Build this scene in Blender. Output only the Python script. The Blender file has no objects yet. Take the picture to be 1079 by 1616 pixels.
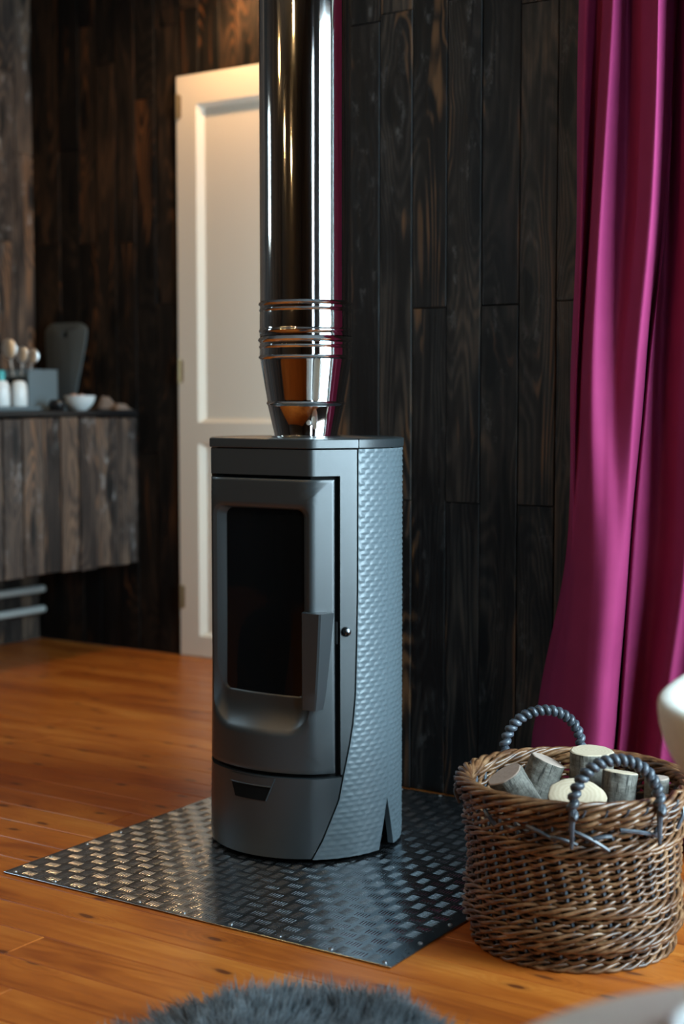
import bpy, bmesh, math, random
from math import sin, cos, pi, radians as R
from mathutils import Vector, Matrix, noise as mnoise
random.seed(7)
SC = bpy.context.scene
COL = SC.collection

# ------------------------------------------------------------------ camera, sky, daylight, exposure
cd = bpy.data.cameras.new('camera'); cam = bpy.data.objects.new('camera', cd); COL.objects.link(cam)
cam.location = (0, 0, .93)
cam.rotation_euler = (R(90) - math.atan(170 / 2300), 0, R(33.2))
cd.sensor_fit = 'VERTICAL'; cd.sensor_height = 36; cd.sensor_width = 36 * 1079 / 1616
cd.lens = 2300 / 1616 * 36
cd.clip_start = .05; cd.clip_end = 60
cd.dof.use_dof = True; cd.dof.focus_distance = 2.75; cd.dof.aperture_fstop = 2.5
SC.camera = cam
W = bpy.data.worlds.new('sky'); SC.world = W; W.use_nodes = True
bg = W.node_tree.nodes['Background']; bg.inputs[0].default_value = (.62, .78, 1, 1); bg.inputs[1].default_value = .8
vs = SC.view_settings
vs.view_transform = 'Standard'; vs.look = 'None'; vs.gamma = 1; vs.use_curve_mapping = False; vs.exposure = 0
SC.display_settings.display_device = 'sRGB'

def daylight(name, loc, size, power, rotz, col=(.62, .86, 1)):
    l = bpy.data.lights.new(name, 'AREA'); l.shape = 'RECTANGLE'; l.size = size[0]; l.size_y = size[1]
    l.energy = power; l.color = col
    o = bpy.data.objects.new(name, l); COL.objects.link(o); o.location = loc
    o.rotation_euler = (R(90), 0, rotz)
    return o
# daylight entering through the real window openings (see the walls)
daylight('daylight_large_window', (.56, 2.28, 1.35), (1.22, 1.9), 195, R(90))
daylight('daylight_narrow_window', (.56, .83, 1.35), (.30, 1.9), 34, R(90))
daylight('daylight_curtained_window', (-.26, 3.06, 1.30), (.88, 1.8), 225, 0)
daylight('daylight_recess_window', (-1.12, 3.65, 1.2), (.74, 1.4), 46, R(90))
daylight('daylight_kitchen_window', (-4.24, 1.43, 1.8), (.46, .56), 18, R(-90))
LAMP_W = 55

# ------------------------------------------------------------------ material helpers
class NT:
    def __init__(s, name):
        m = bpy.data.materials.new(name); m.use_nodes = True; s.m = m; s.t = m.node_tree
        s.p = s.t.nodes['Principled BSDF']; s.out = s.t.nodes['Material Output']
    def n(s, typ, ins=None, **kw):
        nd = s.t.nodes.new(typ)
        for k, v in kw.items(): setattr(nd, k, v)
        for k, v in (ins or {}).items():
            if hasattr(v, 'is_output'): s.t.links.new(v, nd.inputs[k])
            else: nd.inputs[k].default_value = v
        return nd
    def math(s, op, a, b=0, c=None):
        d = {0: a, 1: b}
        if c is not None: d[2] = c
        return s.n('ShaderNodeMath', d, operation=op).outputs[0]
    def mix(s, f, a, b, blend='MIX'):
        nd = s.n('ShaderNodeMix', data_type='RGBA', blend_type=blend)
        for k, v in ((0, f), (6, a), (7, b)):
            if hasattr(v, 'is_output'): s.t.links.new(v, nd.inputs[k])
            else: nd.inputs[k].default_value = v if k == 0 else (tuple(v) + (1,))[:4]
        return nd.outputs[2]
    def ramp(s, f, stops):
        nd = s.n('ShaderNodeValToRGB', {0: f}); e = nd.color_ramp.elements
        while len(e) < len(stops): e.new(.5)
        for el, (p, c) in zip(e, stops):
            el.position = p; el.color = (tuple(c) + (1,))[:4] if not isinstance(c, (int, float)) else (c, c, c, 1)
        return nd.outputs[0]
    def noise(s, vec, scale=1, detail=4, rough=.55, dist=0):
        return s.n('ShaderNodeTexNoise', {'Vector': vec, 'Scale': scale, 'Detail': detail, 'Roughness': rough, 'Distortion': dist}).outputs[0]
    def scale(s, vec, sc):
        return s.n('ShaderNodeMapping', {0: vec, 'Scale': sc}).outputs[0]
    def obj(s, rnd=True):
        tc = s.n('ShaderNodeTexCoord').outputs['Object']
        if not rnd: return tc
        oi = s.n('ShaderNodeObjectInfo'); s.rnd = oi.outputs['Random']
        k = s.math('MULTIPLY', s.rnd, 71.3); k2 = s.math('MULTIPLY', s.rnd, 33.7)
        cb = s.n('ShaderNodeCombineXYZ', {0: k, 1: k2, 2: k}).outputs[0]
        return s.n('ShaderNodeVectorMath', {0: tc, 1: cb}, operation='ADD').outputs[0]
    def set(s, **kw):
        for k, v in kw.items():
            i = s.p.inputs[k.replace('_', ' ')]
            if hasattr(v, 'is_output'): s.t.links.new(v, i)
            elif i.type == 'RGBA': i.default_value = (tuple(v) + (1,))[:4]
            else: i.default_value = v
    def bump(s, h, strength=.3, dist=.002):
        b = s.n('ShaderNodeBump', {'Height': h, 'Strength': strength, 'Distance': dist}).outputs[0]
        s.t.links.new(b, s.p.inputs['Normal'])

def simple(name, col, rough=.5, metal=0, bumpy=None, **kw):
    t = NT(name)
    if bumpy:
        v = t.obj(False); n = t.noise(v, bumpy[0], 3); t.bump(n, bumpy[1], .002)
        c = t.mix(n, [x * .82 for x in col], [min(1, x * 1.15) for x in col]); t.set(Base_Color=c)
    else: t.set(Base_Color=col)
    t.set(Roughness=rough, Metallic=metal, **kw); return t.m

def wood(name, stops, knot_col, silver, patch=None, grain=1., rough=(.42, .7), spec=.5, knots=1., kscale=(7.5, 1.7), var=.5, coat=0, bump=.5):
    """planks whose length runs along their own Z axis: broad patches, growth-ring contours, knots, fine grain"""
    t = NT(name); P = t.obj()
    sx = t.n('ShaderNodeSeparateXYZ', {0: P}).outputs
    wx = t.n('ShaderNodeCombineXYZ', {0: t.math('ADD', sx[0], sx[1]), 1: sx[2]}).outputs[0]
    warp = t.noise(t.scale(P, (14, 14, 8)), 1, 2)
    kv = t.n('ShaderNodeVectorMath', {0: t.scale(wx, (kscale[0], kscale[1], 1)), 1: t.n('ShaderNodeCombineXYZ', {0: t.math('MULTIPLY', warp, .25), 1: t.math('MULTIPLY', warp, .2)}).outputs[0]}, operation='ADD').outputs[0]
    kd = t.n('ShaderNodeTexVoronoi', {'Vector': kv, 'Scale': 1.}, voronoi_dimensions='2D').outputs['Distance']
    near = t.ramp(kd, [(.0, 1), (.5 * knots, 0)])
    kn = t.ramp(kd, [(.0, 1), (.085 * knots, .95), (.12 * knots, .3), (.22 * knots, 0)])
    broad = t.noise(t.scale(P, (9, 9, 2.1)), 1, 6, .62, .4)
    fine = t.noise(t.scale(P, (170, 170, 4)), 1, 4, .62)
    field = t.noise(t.scale(P, (9, 9, .8)), 1, 1.2, .45)
    field = t.math('ADD', field, t.math('MULTIPLY', near, .22))
    rings = t.math('MULTIPLY_ADD', t.math('SINE', t.math('MULTIPLY', field, 120)), .5, .5)
    f = t.math('ADD', broad, t.math('MULTIPLY', t.math('SUBTRACT', rings, .5), .15 * grain))
    f = t.math('ADD', f, t.math('MULTIPLY', t.math('SUBTRACT', fine, .5), .42 * grain))
    f = t.math('ADD', f, t.math('MULTIPLY', t.math('SUBTRACT', t.rnd, .5), var * .5))
    c = t.ramp(f, stops)
    if patch:
        pn = t.noise(t.scale(P, (13, 13, 1.5)), 1, 3, .5, .6)
        pm = t.ramp(t.math('ADD', pn, t.math('MULTIPLY', t.math('SUBTRACT', rings, .5), .10)), [(.60, 0), (.70, 1)])
        c = t.mix(t.math('MULTIPLY', pm, t.math('MULTIPLY_ADD', rings, .6, .3)), c, patch)
    c = t.mix(kn, c, knot_col)
    if silver:
        sn = t.ramp(t.noise(t.scale(P, (34, 34, 16)), 1, 6, .7), [(.55, 0), (.72, 1)])
        halo = t.ramp(kd, [(.10 * knots, 0), (.18 * knots, 1), (.42 * knots, 0)])
        c = t.mix(t.math('MULTIPLY', t.math('MULTIPLY', sn, halo), .9), c, silver)  # grey-white patches by the knots; on charred planks they are painted sheen
    t.set(Base_Color=c, Roughness=t.ramp(fine, [(.3, rough[0]), (.7, rough[1])]), Specular_IOR_Level=spec)
    if coat: t.set(Coat_Weight=coat, Coat_Roughness=.16)
    h = t.math('ADD', t.math('MULTIPLY', rings, .4), t.math('ADD', fine, t.math('MULTIPLY', kn, -.6)))
    t.bump(h, bump, .0018)
    return t.m

M = {}
M['char'] = wood('charred_wood', [(.34, (.0035, .003, .003)), (.48, (.011, .009, .008)), (.60, (.026, .020, .016)), (.76, (.065, .042, .028))],
                 (.002, .002, .002), (.085, .08, .075), (.105, .048, .020), rough=(.42, .66), spec=.22)
M['charback'] = wood('charred_back_wood', [(.34, (.004, .0033, .003)), (.50, (.011, .008, .006)), (.62, (.024, .015, .010)), (.78, (.07, .036, .018))],
                 (.002, .002, .002), None, (.10, .040, .014), rough=(.5, .72), spec=.18)
M['brownplank'] = wood('weathered_brown_wood', [(.30, (.017, .013, .011)), (.45, (.050, .036, .029)), (.58, (.095, .066, .049)), (.74, (.20, .13, .085))],
                 (.012, .010, .009), (.40, .39, .38), (.20, .105, .055), rough=(.5, .75), spec=.3)
M['floorwood'] = wood('oiled_pine', [(.28, (.26, .055, .008)), (.46, (.40, .100, .013)), (.64, (.50, .150, .022)), (.82, (.60, .225, .045))],
                 (.12, .028, .008), None, rough=(.30, .42), spec=.35, knots=.5, kscale=(9, 3.4), var=.26, coat=.06, bump=.10, grain=.5)
M['dark'] = simple('dark_backing', (.006, .005, .005), .8)
M['ceilwood'] = simple('grey_ceiling_boards', (.10, .105, .11), .7, bumpy=(9, .2))
M['plaster'] = simple('warm_dark_plaster', (.03, .024, .02), .8, bumpy=(20, .2))
M['doorpaint'] = simple('cream_door_paint', (.72, .635, .525), .42)
M['brass'] = simple('aged_brass', (.35, .26, .15), .4, 1)
M['stove'] = simple('anthracite_stove_paint', (.018, .023, .025), .36, 0, bumpy=(900, .10), Specular_IOR_Level=.8)
M['stoveskin'] = simple('anthracite_cast_skin', (.085, .110, .122), .40, 0, bumpy=(900, .08), Specular_IOR_Level=.62)
M['black'] = simple('matte_black', (.002, .002, .002), .8, Specular_IOR_Level=.12)
M['brick'] = simple('firebrick', (.03, .016, .01), .9, bumpy=(60, .4))
t = NT('dark_stove_glass'); t.set(Base_Color=(.004, .005, .006), Roughness=.03, IOR=1.4, Alpha=.95); M['glass'] = t.m
t = NT('window_glass'); lw = t.n('ShaderNodeFresnel', {0: 1.25}).outputs[0]
tr = t.n('ShaderNodeBsdfTransparent').outputs[0]; gl = t.n('ShaderNodeBsdfGlossy', {'Roughness': .02}).outputs[0]
mx = t.n('ShaderNodeMixShader', {0: lw, 1: tr, 2: gl}).outputs[0]; t.t.links.new(mx, t.out.inputs[0]); M['pane'] = t.m
# polished flue steel
t = NT('polished_steel'); v = t.obj(False); n = t.noise(t.scale(v, (260, 260, 4)), 1, 3)
t.set(Base_Color=(.60, .60, .60), Metallic=1, Roughness=t.ramp(n, [(.3, .045), (.7, .08)])); M['steel'] = t.m
M['satin'] = simple('satin_steel', (.88, .90, .91), .36, 1)
M['chrome'] = simple('bright_steel', (.82, .82, .82), .04, 1)
t = NT('tread_plate_metal'); v = t.obj(False); n = t.noise(v, 14, 5, .65); n2 = t.noise(v, 220, 2)
t.set(Base_Color=t.mix(n, (.30, .33, .36), (.44, .47, .50)), Metallic=1, Roughness=t.ramp(n, [(.3, .20), (.7, .30)])); t.bump(n2, .06, .001); M['tread'] = t.m
M['treadbar'] = simple('tread_bar_metal', (.74, .77, .80), .26, 1)
M['galv'] = simple('screw_metal', (.6, .6, .6), .3, 1)
def wicker(name, a, b, c):
    t = NT(name); v = t.obj(); n = t.noise(v, 22, 4, .6); n2 = t.noise(t.scale(v, (40, 40, 160)), 1, 3)
    f = t.math('ADD', n, t.math('MULTIPLY', t.math('SUBTRACT', n2, .5), .5))
    t.set(Base_Color=t.ramp(f, [(.33, a), (.5, b), (.7, c)]), Roughness=.36, Specular_IOR_Level=.6); t.bump(n2, .25, .001); return t.m
M['wicker'] = wicker('brown_wicker', (.050, .019, .007), (.140, .060, .023), (.27, .145, .068))
M['wickerpale'] = wicker('pale_wicker', (.16, .10, .06), (.27, .18, .11), (.40, .29, .19))
M['wickershade'] = simple('weave_gap_shade', (.022, .012, .007), .8)
M['wickerdark'] = wicker('slate_willow', (.022, .027, .034), (.045, .055, .068), (.085, .10, .12))
def barkm(name, a, b):
    t = NT(name); v = t.obj(); n = t.noise(t.scale(v, (30, 30, 70)), 1, 5, .65); n2 = t.noise(t.scale(v, (90, 90, 12)), 1, 4)
    n3 = t.ramp(t.noise(t.scale(v, (120, 120, 14)), 1, 4, .7), [(.36, 1), (.47, 0)])
    t.set(Base_Color=t.mix(n3, t.mix(t.ramp(n, [(.35, 0), (.65, 1)]), a, b), [q * .35 for q in a]), Roughness=.85); t.bump(t.math('ADD', n, n2), .7, .003); return t.m
M['bark'] = barkm('grey_bark', (.060, .052, .040), (.20, .18, .15))
M['barkbrown'] = barkm('brown_bark', (.07, .045, .03), (.20, .15, .11))
t = NT('cut_wood'); v = t.obj()
wv = t.n('ShaderNodeTexCoord').outputs['Object']; ln = t.n('ShaderNodeVectorMath', {0: t.scale(wv, (1, 1, 0))}, operation='LENGTH').outputs['Value']
rg = t.math('SINE', t.math('ADD', t.math('MULTIPLY', ln, 900), t.math('MULTIPLY', t.noise(v, 30, 3), 14)))
t.set(Base_Color=t.mix(t.math('MULTIPLY_ADD', rg, .5, .5), (.46, .36, .245), (.52, .42, .295)), Roughness=.8); t.bump(t.noise(v, 260, 3), .4, .001); M['cut'] = t.m
M['cutgrey'] = simple('weathered_cut_wood', (.36, .27, .215), .85, bumpy=(120, .4))
t = NT('magenta_velvet'); v = t.obj(False); n = t.noise(v, 900, 2); n1 = t.noise(v, 9, 4)
t.set(Base_Color=t.mix(n1, (.19, .017, .070), (.27, .028, .100)), Roughness=.8, Sheen_Weight=.04, Sheen_Roughness=.4, Sheen_Tint=(1, .35, .75), Specular_IOR_Level=.15); t.bump(n, .3, .001); M['velvet'] = t.m
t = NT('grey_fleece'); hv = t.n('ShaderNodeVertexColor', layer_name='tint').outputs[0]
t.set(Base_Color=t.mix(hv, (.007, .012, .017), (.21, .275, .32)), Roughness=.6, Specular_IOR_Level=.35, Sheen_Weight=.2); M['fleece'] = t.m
M['hide'] = simple('fleece_hide', (.03, .035, .04), .9)
M['cream'] = simple('cream_shell', (.62, .60, .53), .45, bumpy=(60, .1))
M['oak'] = simple('pale_oak', (.42, .28, .16), .5, bumpy=(40, .2))
M['greytable'] = simple('grey_table_laminate', (.46, .40, .35), .4, bumpy=(12, .05))
M['white'] = simple('white_glaze', (.75, .78, .78), .18)
M['offwhite'] = simple('off_white_enamel', (.72, .74, .70), .35)
M['slate'] = simple('slate_blue_grey', (.115, .155, .175), .5)
M['slatedark'] = simple('charcoal_board', (.07, .085, .09), .42, bumpy=(300, .05))
M['teal'] = simple('teal_plastic', (.05, .40, .42), .3)
M['worktop'] = simple('black_worktop', (.008, .008, .009), .30)
M['cloth'] = simple('taupe_linen', (.17, .135, .115), .9, bumpy=(400, .3))
M['food'] = simple('pinkish_pastry', (.62, .40, .32), .7, bumpy=(200, .5))
t = NT('warm_bulb'); t.set(Base_Color=(1, .8, .5), Emission_Color=(1, .62, .26), Emission_Strength=300); M['bulb'] = t.m
t = NT('bright_warm_bulb'); t.set(Base_Color=(1, .8, .5), Emission_Color=(1, .60, .28), Emission_Strength=1000); M['brightbulb'] = t.m

# ------------------------------------------------------------------ mesh helpers
class MB:
    def __init__(s): s.v = []; s.f = []
    def add(s, vs, fs):
        o = len(s.v); s.v += [tuple(a) for a in vs]; s.f += [tuple(i + o for i in f) for f in fs]
    def box(s, lo, hi, mat=None):
        x0, y0, z0 = lo; x1, y1, z1 = hi
        vs = [Vector(p) for p in ((x0, y0, z0), (x1, y0, z0), (x1, y1, z0), (x0, y1, z0), (x0, y0, z1), (x1, y0, z1), (x1, y1, z1), (x0, y1, z1))]
        if mat: vs = [mat @ p for p in vs]
        s.add(vs, [(0, 3, 2, 1), (4, 5, 6, 7), (0, 1, 5, 4), (1, 2, 6, 5), (2, 3, 7, 6), (3, 0, 4, 7)]); return s
    def grid(s, nu, nv, fn, wrap=False, cap=None):
        vs = [fn(i, j) for j in range(nv) for i in range(nu)]
        fs = []
        for j in range(nv - 1):
            for i in range(nu if wrap else nu - 1):
                a = j * nu + i; b = j * nu + (i + 1) % nu
                fs.append((a, b, b + nu, a + nu))
        if cap in ('bottom', 'both'): fs.append(tuple(reversed(range(nu))))
        if cap in ('top', 'both'): fs.append(tuple((nv - 1) * nu + i for i in range(nu)))
        s.add(vs, fs); return s
    def lathe(s, prof, n=48, c=(0, 0), cap=None):
        return s.grid(n, len(prof), lambda i, j: (c[0] + prof[j][0] * cos(2 * pi * i / n), c[1] + prof[j][0] * sin(2 * pi * i / n), prof[j][1]), True, cap)
    def tube(s, pts, r, n=8, caps=True):
        pts = [Vector(p) for p in pts]; m = len(pts)
        rr = r if isinstance(r, (list, tuple)) else [r] * m
        tg = [(pts[min(i + 1, m - 1)] - pts[max(i - 1, 0)]).normalized() for i in range(m)]
        u = tg[0].orthogonal().normalized(); rings = []
        for i in range(m):
            u = (u - tg[i] * u.dot(tg[i])).normalized(); w = tg[i].cross(u)
            rings.append([pts[i] + (u * cos(2 * pi * k / n) + w * sin(2 * pi * k / n)) * rr[i] for k in range(n)])
        return s.grid(n, m, lambda k, j: rings[j][k], True, 'both' if caps else None)
    def build(s, name, mat, parent=None, smooth=True, sharp=35, loc=None, kind=None, recalc=True):
        me = bpy.data.meshes.new(name); me.from_pydata(s.v, [], s.f)
        if recalc:
            bm = bmesh.new(); bm.from_mesh(me); bmesh.ops.recalc_face_normals(bm, faces=bm.faces); bm.to_mesh(me); bm.free()
        if smooth:
            me.polygons.foreach_set('use_smooth', [True] * len(me.polygons))
            if sharp: me.set_sharp_from_angle(angle=R(sharp))
        if isinstance(mat, str): mat = M[mat]
        me.materials.append(mat)
        o = bpy.data.objects.new(name, me); COL.objects.link(o)
        if parent: o.parent = parent
        if loc: o.location = loc
        if kind: o['kind'] = kind
        return o
def bevel(o, w, seg=2):
    m = o.modifiers.new('bevel', 'BEVEL'); m.width = w; m.segments = seg; m.limit_method = 'ANGLE'; m.angle_limit = R(40); return o
def thing(name, label, cat, loc=(0, 0, 0), rotz=0, group=None):
    o = bpy.data.objects.new(name, None); COL.objects.link(o); o.empty_display_size = .05
    o.location = loc; o.rotation_euler = (0, 0, rotz); return tag(o, label, cat, group)
def tag(o, label, cat, group=None):
    o['label'] = label; o['category'] = cat
    if group: o['group'] = group
    return o
def struct(o): o['kind'] = 'structure'; return o
def boxes(name, mat, lst, parent=None, bev=0, **kw):
    m = MB()
    for lo, hi in lst: m.box(lo, hi)
    o = m.build(name, mat, parent, smooth=False, **kw)
    return bevel(o, bev) if bev else o
def sstep(a, b, x):
    t = max(0, min(1, (x - a) / (b - a))); return t * t * (3 - 2 * t)
def catmull(a, b, c, d, t):
    return .5 * (2 * b + (c - a) * t + (2 * a - 5 * b + 4 * c - d) * t * t + (3 * b - a - 3 * c + d) * t ** 3)

_pm = {}
def plank_mesh(w, l, mat, t=.018, ch=.0017):
    k = (round(w, 4), round(l, 3), mat, t)
    if k in _pm: return _pm[k]
    x, z = w / 2, l / 2
    v = [(-x, t, -z), (x, t, -z), (x, t, z), (-x, t, z), (-x, ch, -z), (x, ch, -z), (x, ch, z), (-x, ch, z),
         (-x + ch, 0, -z + ch), (x - ch, 0, -z + ch), (x - ch, 0, z - ch), (-x + ch, 0, z - ch)]
    f = []
    for b in (0, 4):
        for i in range(4): f.append((b + i, b + (i + 1) % 4, b + 4 + (i + 1) % 4, b + 4 + i))
    f.append((8, 9, 10, 11))
    me = bpy.data.meshes.new('plank'); me.from_pydata(v, [], f); me.materials.append(M[mat]); _pm[k] = me; return me
def plank(name, parent, mat, w, l, mtx, gap=.0022, t=.018):
    o = bpy.data.objects.new(name, plank_mesh(w - gap, l - gap * .6, mat, t)); COL.objects.link(o); o.parent = parent; o.matrix_basis = mtx; return o
def wall_mtx(face, a, z, plane, out=0):
    """face '-y','+x','-x','+y': where the plank looks; a = position along the wall"""
    if face == '-y': return Matrix.Translation((a, plane - out, z))
    if face == '+x': return Matrix.Translation((plane + out, a, z)) @ Matrix.Rotation(R(90), 4, 'Z')
    if face == '-x': return Matrix.Translation((plane - out, a, z)) @ Matrix.Rotation(R(-90), 4, 'Z')
    return Matrix.Translation((a, plane + out, z)) @ Matrix.Rotation(R(180), 4, 'Z')
def panelling(parent, mat, face, plane, edges, joints, ztop, holes=(), rough=.002, zbot=0.):
    for i in range(len(edges) - 1):
        a0, a1 = edges[i], edges[i + 1]; zs = [zbot] + [j for j in joints(i) if zbot + .05 < j < ztop - .05] + [ztop]
        for z0, z1 in zip(zs, zs[1:]):
            segs = [(z0, z1)]
            for (h0, h1, hz0, hz1) in holes:
                if a0 + .02 < h1 and a1 - .02 > h0:
                    segs = [q for s0, s1 in segs for q in ((s0, min(s1, hz0)), (max(s0, hz1), s1)) if q[1] - q[0] > .04]
            for s0, s1 in segs:
                plank('plank', parent, mat, a1 - a0, s1 - s0, wall_mtx(face, (a0 + a1) / 2, (s0 + s1) / 2, plane, random.uniform(-.001, rough)))

# ------------------------------------------------------------------ room shell
ZC = 2.75
XL, XR, YB, YM, YF, XC = -4.17, .50, 4.17, 3.0, -2.6, -2.04
XW = -1.18                     # end of the recess behind the partition
floor = struct(boxes('floor', 'dark', [((XL - .2, YF - .2, -.12), (XR + .2, YB + .2, -.0185))]))
# floorboards run along X
wb = .0958; y = 1.80 - wb * 46; r = 0
while y < YB:
    x = XL - random.uniform(0, 1.6)
    while x < XR:
        L = random.choice((2.1, 2.4, 2.7)); x0, x1 = max(x, XL), min(x + L, XR); y1 = min(y + wb, YB)
        inroom = x1 - x0 > .08 and y > YF - .1
        if inroom and y > YM + .05:
            x1 = min(x1, XW); inroom = x1 - x0 > .05
        if inroom:
            mt = Matrix(((0, 0, 1, (x0 + x1) / 2), (-1, 0, 0, (y + y1) / 2), (0, -1, 0, random.uniform(-.0004, 0)), (0, 0, 0, 1)))
            plank('floorboard', floor, 'floorwood', y1 - y, x1 - x0, mt, gap=.0012)
        x += L
    y += wb
ceiling = struct(boxes('ceiling', 'ceilwood', [((XL - .2, YF - .2, ZC), (XR + .2, YB + .2, ZC + .1))]))
MW = (-.72, .20, .36, 2.24)      # opening of the window beside the curtain
wall_middle = struct(boxes('wall_middle', 'dark', [((XC + .018, YM + .018, 0), (MW[0], YM + .12, ZC)), ((MW[1], YM + .018, 0), (XR + .12, YM + .12, ZC)), ((MW[0], YM + .018, 0), (MW[1], YM + .12, MW[2])), ((MW[0], YM + .018, MW[3]), (MW[1], YM + .12, ZC))]))
panelling(wall_middle, 'char', '-y', YM, [XC + .002, -1.939, -1.855, -1.765, -1.672, -1.582, -1.486, -1.393, -1.30] + [-1.30 + .093 * k for k in range(1, 20)],
          lambda i: [(1.156, 2.306), (.701, 1.849), (1.156, 2.31), (.70, 1.855), (1.156, 2.3), (.70, 1.82), (1.16, 2.3), (.65, 1.80)][(i - 1) % 8] if i != 1 else (.40, 1.834), ZC, holes=[MW])
panelling(wall_middle, 'charback', '+y', YM + .135, [XC + .002 + .0934 * k for k in range(10)], lambda i: (1.2 + .4 * (i % 3),), ZC)
plank('plank', wall_middle, 'char', .134, ZC, wall_mtx('-x', YM + .0675, ZC / 2, XC))
NW = (3.26, 4.04, .46, 1.94)
wall_recess = struct(boxes('wall_recess', 'dark', [((XW, YM + .12, 0), (XW + .1, NW[0], ZC)), ((XW, NW[1], 0), (XW + .1, YB + .02, ZC)), ((XW, NW[0], 0), (XW + .1, NW[1], NW[2])), ((XW, NW[0], NW[3]), (XW + .1, NW[1], ZC))]))
DX0, DX1, DZ = -3.436, -2.63, 2.108
wall_back = struct(boxes('wall_back', 'dark', [((XL - .1, YB + .018, 0), (DX0 - .002, YB + .12, ZC)), ((DX1 + .002, YB + .018, 0), (XW + .1, YB + .12, ZC)), ((DX0 - .002, YB + .018, DZ + .002), (DX1 + .002, YB + .12, ZC)), ((DX0 - .05, YB + .10, 0), (DX1 + .05, YB + .13, DZ + .05))]))
panelling(wall_back, 'charback', '-y', YB, [XL + .001, -4.03, -3.927, -3.839, -3.742, -3.645, -3.549, -3.438] + [-3.438 + .0935 * k for k in range(1, 25)] + [XW - .001],
          lambda i: [(1.548,), (.62, 1.90), (1.54, 2.35), (.9, 2.2), (1.535, 2.42), (.75, 2.05), (1.30, 2.3), (1.0, 2.349)][i % 8], ZC, holes=[(DX0, DX1, 0, DZ + .004)])
LW = (1.20, 1.66, 1.52, 2.08)   # opening of the kitchen window (y0, y1, z0, z1)
wall_left = struct(boxes('wall_left', 'dark', [((XL - .12, YF, 0), (XL - .018, LW[0], ZC)), ((XL - .12, LW[1], 0), (XL - .018, YB + .1, ZC)), ((XL - .12, LW[0], 0), (XL - .018, LW[1], LW[2])), ((XL - .12, LW[0], LW[3]), (XL - .018, LW[1], ZC))]))
panelling(wall_left, 'brownplank', '+x', XL, [YB - .001 - .0935 * k for k in range(0, 20)][::-1], lambda i: [(1.554,), (1.2, 2.4), (1.555, 2.2), (.8, 1.9)][(i + 1) % 4], ZC)
panelling(wall_left, 'char', '+x', XL, [YB - .001 - .0935 * k for k in range(19, 73)][::-1], lambda i: [(1.554,), (1.2, 2.4), (1.555, 2.2), (.8, 1.9)][i % 4], ZC, holes=[LW])  # unseen stretch given dark wood to keep reflections in stove and flue dark
RW = [(1.65, 2.92, .38, 2.32), (.66, 1.00, .38, 2.32)]
wr = [((XR + .018, YF, 0), (XR + .12, .66, ZC)), ((XR + .018, 1.00, 0), (XR + .12, 1.65, ZC)), ((XR + .018, 2.92, 0), (XR + .12, YM + .018, ZC))]
for a, b, c, d in RW: wr += [((XR + .018, a, 0), (XR + .12, b, c)), ((XR + .018, a, d), (XR + .12, b, ZC))]
wall_right = struct(boxes('wall_right', 'dark', wr))
panelling(wall_right, 'char', '-x', XR, [YF + .001 + .0934 * k for k in range(61)][:60] + [YM - .001], lambda i: (1.1 + .3 * (i % 4),), ZC, holes=RW)
wall_front = struct(boxes('wall_front', 'plaster', [((XL - .1, YF - .12, 0), (XR + .1, YF, ZC))]))
def window(name, x0, x1, a, b, c, d, alongx=False):
    P = (lambda q: ((q[1], q[0], q[2]))) if alongx else (lambda q: q)
    bx = lambda lo, hi: (P(lo), P(hi))
    w = struct(boxes(name, 'doorpaint', [bx((x0, a, c), (x1, b, c + .05)), bx((x0, a, d - .05), (x1, b, d)), bx((x0, a, c + .05), (x1, a + .05, d - .05)), bx((x0, b - .05, c + .05), (x1, b, d - .05))]))
    boxes('pane', 'pane', [bx((x0 + .025, a + .05, c + .05), (x0 + .029, b - .05, d - .05))], w)
window('window_1', XR + .01, XR + .055, *RW[0]); window('window_2', XR + .01, XR + .055, *RW[1])
window('window_3', XW + .01, XW + .055, *NW); window('window_4', XL - .055, XL - .01, *LW)
window('window_5', YM + .01, YM + .055, *MW, alongx=True)

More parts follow.
